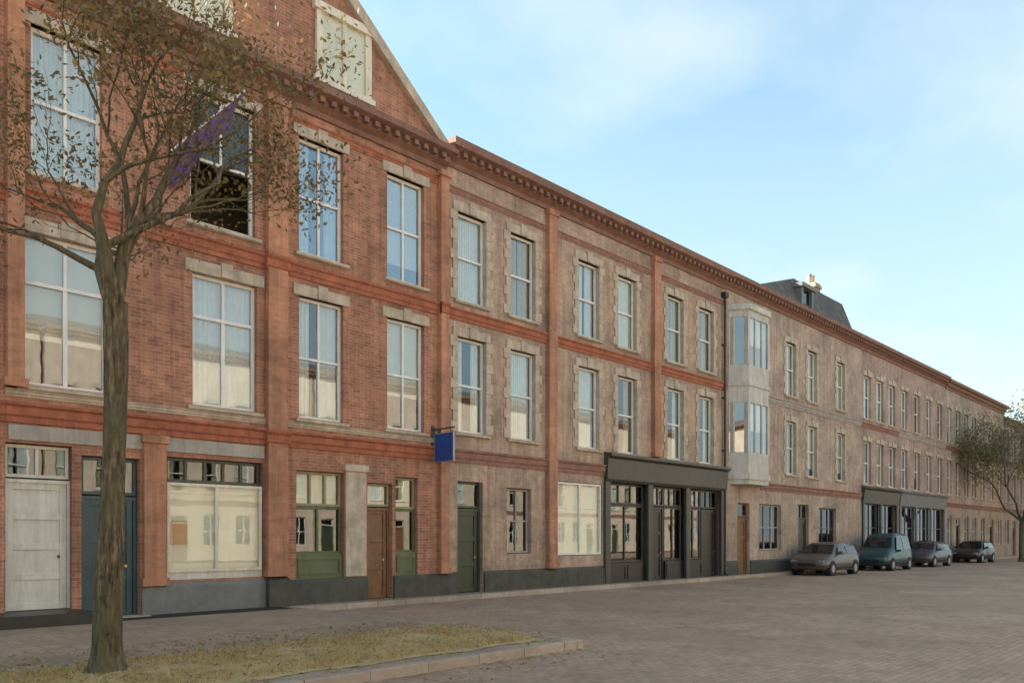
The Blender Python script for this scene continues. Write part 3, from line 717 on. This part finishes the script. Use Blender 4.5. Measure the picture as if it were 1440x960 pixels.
# ------------------------------------------------------------------ parked cars
def make_car(label, paint, group, kd='hatch'):
    """car along +x, nose at +x, origin on the ground at its middle"""
    t = thing('parked_car', label, 'car', (0,0,0), 0, group)
    st = [(-2.08,.42,.78,.80,.70),(-1.98,.28,.9,.98,.80),(-1.75,.24,.94,1.36,.84),(-1.3,.22,.95,1.46,.87),(-.4,.22,.94,1.5,.88),(.25,.22,.93,1.46,.88),(.62,.22,.93,1.28,.88),(1.1,.22,.92,.97,.88),(1.6,.24,.84,.86,.86),(1.95,.27,.74,.75,.8),(2.1,.36,.62,.63,.68)]
    if kd == 'van': st = [(x, zb, belt*1.12 if x < 1 else belt*1.1, {2:1.85,3:1.93,4:1.94,5:1.92,6:1.72,7:1.2}.get(i, top*1.12), w) for i, (x, zb, belt, top, w) in enumerate(st)]
    if kd == 'estate': st = [(x*1.06, zb, belt, top-.02, w) for x, zb, belt, top, w in st]; st[1] = (-2.14,.28,.9,1.12,.82)
    g1 = {'van': 1.86, 'estate': 1.38}.get(kd, 1.4); gb = 1.1 if kd == 'van' else .98
    b = MB(); n = None
    for x, zb, belt, top, w in st:
        tw = w*(.74 if top-belt > .2 else .86)
        half = [(0,zb),(w*.86,zb),(w,zb+.16),(w*1.01,(zb+belt)/2),(w*.97,belt),(tw,top-.05 if top-belt > .1 else top-.01),(tw*.8,top),(0,top+.015)]
        ringp = half + [(-y, z) for y, z in reversed(half[1:-1])]
        n = len(ringp); b.v += [(x, y, z) for y, z in ringp]
    for i in range(len(st)-1):
        for k in range(n): b.f.append((i*n+k, i*n+(k+1)%n, (i+1)*n+(k+1)%n, (i+1)*n+k))
    b.f.append(tuple(reversed(range(n)))); b.f.append(tuple((len(st)-1)*n+k for k in range(n)))
    body = b.build('body', paint, t, smooth=True)
    for s in (-1, 1):
        g = MB()
        P = lambda x, w, z: (x, s*w, z)
        g.poly(P(-1.62,.845,gb), P(-.35,.88,gb), P(-.35,.72,g1-.03), P(-1.5,.72,g1-.07)); g.poly(P(-.28,.88,gb), P(.82,.885,gb-.01), P(.36,.725,g1-.06), P(-.28,.72,g1-.03))
        g.build('side_window', M['carglass'], t)
    if kd == 'van': MB().poly((1.12,-.72,1.23),(1.12,.72,1.23),(.67,.58,1.71),(.67,-.58,1.71)).build('windscreen', M['carglass'], t)
    else: MB().poly((1.07,-.74,gb+.04),(1.07,.74,gb+.04),(.5,.6,g1+.0),(.5,-.6,g1+.0)).build('windscreen', M['carglass'], t)
    MB().poly((-2.02,.68,1.0),(-2.02,-.68,1.0),(-1.74,-.58,1.36),(-1.74,.58,1.36)).build('rear_window', M['carglass'], t)
    for x in (-1.3, 1.32):
        for s in (-1, 1):
            w = MB().tube([(x, s*.70, .31), (x, s*.74, .31), (x, s*.88, .31), (x, s*.9, .31)], [.27,.315,.315,.28], 24)
            wo = w.build('wheel', M['rubber'], t)
            MB().tube([(x, s*.895, .31), (x, s*.91, .31)], [.2,.17], 10).build('rim', M['steel'], wo)
            arch = MB().tube([(x, s*.6, .33), (x, s*.888, .33)], [.36,.36], 24).build('wheel_arch', M['rubber'], t)
    for s in (-1, 1):
        MB().box(1.96, 2.08, s*.62-.14, s*.62+.14, .6, .7).build('headlight', M['steel'], t, bevel=.02)
        MB().box(-2.09, -2.0, s*.66-.1, s*.66+.1, .74, .95).build('tail_light', M['redlens'], t, bevel=.02)
        MB().box(.55, .68, s*.96-.09, s*.96+.09, .98, 1.1).build('wing_mirror', paint, t, bevel=.02)
    MB().box(2.0, 2.115, -.42, .42, .42, .58).build('grille', M['rubber'], t, bevel=.02)
    for s in (-1, 1): MB().box(-.95, .98, s*.92-.015, s*.92+.015, .24, .32).build('side_sill', M['rubber'], t)
    MB().box(-2.12, -2.05, -.26, .26, .5, .61).build('number_plate', M['cream'], t)
    return t
def paintm(n, c):
    m, nt, b = newmat(n); b.inputs['Base Color'].default_value = c4(c); b.inputs['Roughness'].default_value = .36; b.inputs['Coat Weight'].default_value = .25
    nt.links.new(ramp(nt, noise(nt, geo(nt), 3, 5), [(.3, tuple(v*.8 for v in c)), (.7, c)]), b.inputs['Base Color']); return m
m, nt, b = newmat('car_glass'); b.inputs['Base Color'].default_value = (.015,.018,.02,1); b.inputs['Roughness'].default_value = .05; M['carglass'] = m
m, nt, b = newmat('rubber'); b.inputs['Base Color'].default_value = (.015,.015,.015,1); b.inputs['Roughness'].default_value = .8; M['rubber'] = m
m, nt, b = newmat('red_lens'); b.inputs['Base Color'].default_value = (.25,.01,.01,1); b.inputs['Roughness'].default_value = .25; M['redlens'] = m
P = {k: paintm('paint_'+k, c) for k, c in dict(black=(.012,.012,.011), teal=(.01,.05,.055), grey=(.05,.052,.058), brown=(.1,.08,.065), dark=(.02,.018,.018)).items()}
G = 'cars parked along the row of houses'
cars = [(19.6, 'brown', 'hatch', 'brown-grey hatchback parked before the house with the slate mansard'),
        (27.0, 'teal', 'van', 'tall dark teal van parked before the teal shopfront'),
        (34.3, 'grey', 'estate', 'long slate grey estate car parked behind the teal van'),
        (44.6, 'dark', 'hatch', 'near-black hatchback parked beside the nearest far tree')]
for x, p, kd, lab in cars:
    c = make_car(lab, P[p], G, kd); c.location = (x, -1.5 + random.uniform(-.1, .05), -.13); c.rotation_euler = (0, 0, PI+random.uniform(-.02, .02))

# ------------------------------------------------------------------ street sign and flag
S = thing('projecting_sign', 'square blue sign projecting from the brick pilaster on an iron bracket', 'sign', (-3.12, -.0, 4.05))
MB().box(-.025, .025, -.86, -.12, -.38, .36).build('sign_panel', M['blue'], S, bevel=.006)
MB().box(-.032, .032, -.88, -.861, -.4, .38).box(-.032, .032, -.119, -.1, -.4, .38).box(-.032, .032, -.861, -.119, .361, .38).box(-.032, .032, -.861, -.119, -.4, -.381).build('sign_rim', M['steel'], S)
MB().tube([(0,.0,.5),(0,-.9,.5)], [.02,.02], 8).tube([(0,0,.1),(0,-.35,.5)], [.015]*2, 6).tube([(0,-.75,.38),(0,-.75,.5)], [.01]*2, 6).tube([(0,-.25,.38),(0,-.25,.5)], [.01]*2, 6).box(-.06, .06, -.02, .0, -.1, .6).build('bracket', M['iron'], S)
F = thing('flag', 'faded purple flag hanging from a pole at the dark top window', 'flag', (-10.5, -.03, 9.5))
p0 = Vector((0, 0, .0)); p1 = Vector((1.45, -.8, 1.7))
MB().tube([p0, p1], [.022, .018], 8).build('flagpole', M['white'], F)
fl = MB(); nu, nv = 18, 16
for i in range(nu+1):
    for j in range(nv+1):
        u = i/nu; v = j/nv
        a = p0.lerp(p1, 0.12+.86*u)
        fl.v.append((a.x + .06*math.sin(v*5+u*9)*v - .35*v*u, a.y + .09*math.sin(u*17+v*2)*v+.1*v, a.z - v*.85))
for i in range(nu):
    for j in range(nv):
        a = i*(nv+1)+j; fl.f.append((a, a+nv+1, a+nv+2, a+1))
fo = fl.build('flag_cloth', M['purple'], F, smooth=True); sm = fo.modifiers.new('thick', 'SOLIDIFY'); sm.thickness = .004

# ------------------------------------------------------------------ world, sun, camera
SUN_EL, SUN_AZ = R(29), R(-30)     # azimuth from +Y towards +X
w = bpy.data.worlds.new('World'); scene.world = w; w.use_nodes = True
nt = w.node_tree; bg = nt.nodes['Background']
sky = nt.nodes.new('ShaderNodeTexSky'); sky.sky_type = 'NISHITA'; sky.sun_disc = False
sky.sun_elevation = SUN_EL; sky.sun_rotation = SUN_AZ; sky.air_density = 1.1; sky.dust_density = 1.0; sky.ozone_density = 1.0
tc = nt.nodes.new('ShaderNodeTexCoord')
sx = nt.nodes.new('ShaderNodeSeparateXYZ'); nt.links.new(tc.outputs['Generated'], sx.inputs[0])
mz = nt.nodes.new('ShaderNodeMath'); mz.operation = 'ADD'; mz.inputs[1].default_value = .18; nt.links.new(sx.outputs[2], mz.inputs[0])
dx = nt.nodes.new('ShaderNodeMath'); dx.operation = 'DIVIDE'; nt.links.new(sx.outputs[0], dx.inputs[0]); nt.links.new(mz.outputs[0], dx.inputs[1])
dy = nt.nodes.new('ShaderNodeMath'); dy.operation = 'DIVIDE'; nt.links.new(sx.outputs[1], dy.inputs[0]); nt.links.new(mz.outputs[0], dy.inputs[1])
cb = nt.nodes.new('ShaderNodeCombineXYZ'); nt.links.new(dx.outputs[0], cb.inputs[0]); nt.links.new(dy.outputs[0], cb.inputs[1])
n1 = noise(nt, cb.outputs[0], 1.1, 7, .5)
cm = ramp(nt, n1, [(.46, (.0,.0,.0)), (.7, (.7,.7,.7))])
hz = nt.nodes.new('ShaderNodeMapRange'); hz.inputs['From Min'].default_value = .62; hz.inputs['From Max'].default_value = .05; hz.inputs['To Max'].default_value = .9; nt.links.new(sx.outputs[2], hz.inputs[0])
skyc = mixc(nt, hz.outputs[0], mixc(nt, 1, sky.outputs[0], (.84, 1.03, .95), 'MULTIPLY'), (2.45, 2.85, 3.0))
cl = mixc(nt, cm, skyc, (3.2, 3.45, 3.5))
nt.links.new(cl, bg.inputs[0]); bg.inputs[1].default_value = .09
sun = bpy.data.lights.new('sun', 'SUN'); sun.energy = 5; sun.angle = R(.6); sun.color = (1, .95, .87)
so = bpy.data.objects.new('sun', sun); col.objects.link(so)
d = Vector((math.sin(SUN_AZ)*math.cos(SUN_EL), math.cos(SUN_AZ)*math.cos(SUN_EL), math.sin(SUN_EL)))
so.rotation_euler = (-d).to_track_quat('-Z', 'Y').to_euler()
cam = bpy.data.cameras.new('camera'); cam.lens = 28; cam.sensor_width = 36; cam.shift_y = 275/1440; cam.clip_end = 5000
co = bpy.data.objects.new('camera', cam); col.objects.link(co); scene.camera = co
co.location = (-17.4, -16.8, 1.6); co.rotation_euler = (R(90), 0, -math.atan2(.72, .694))
vs = scene.view_settings; vs.view_transform = 'Standard'; vs.look = 'None'; vs.exposure = 1.88; vs.gamma = 1; vs.use_curve_mapping = False
scene.cycles.max_bounces = 8; scene.cycles.transparent_max_bounces = 12
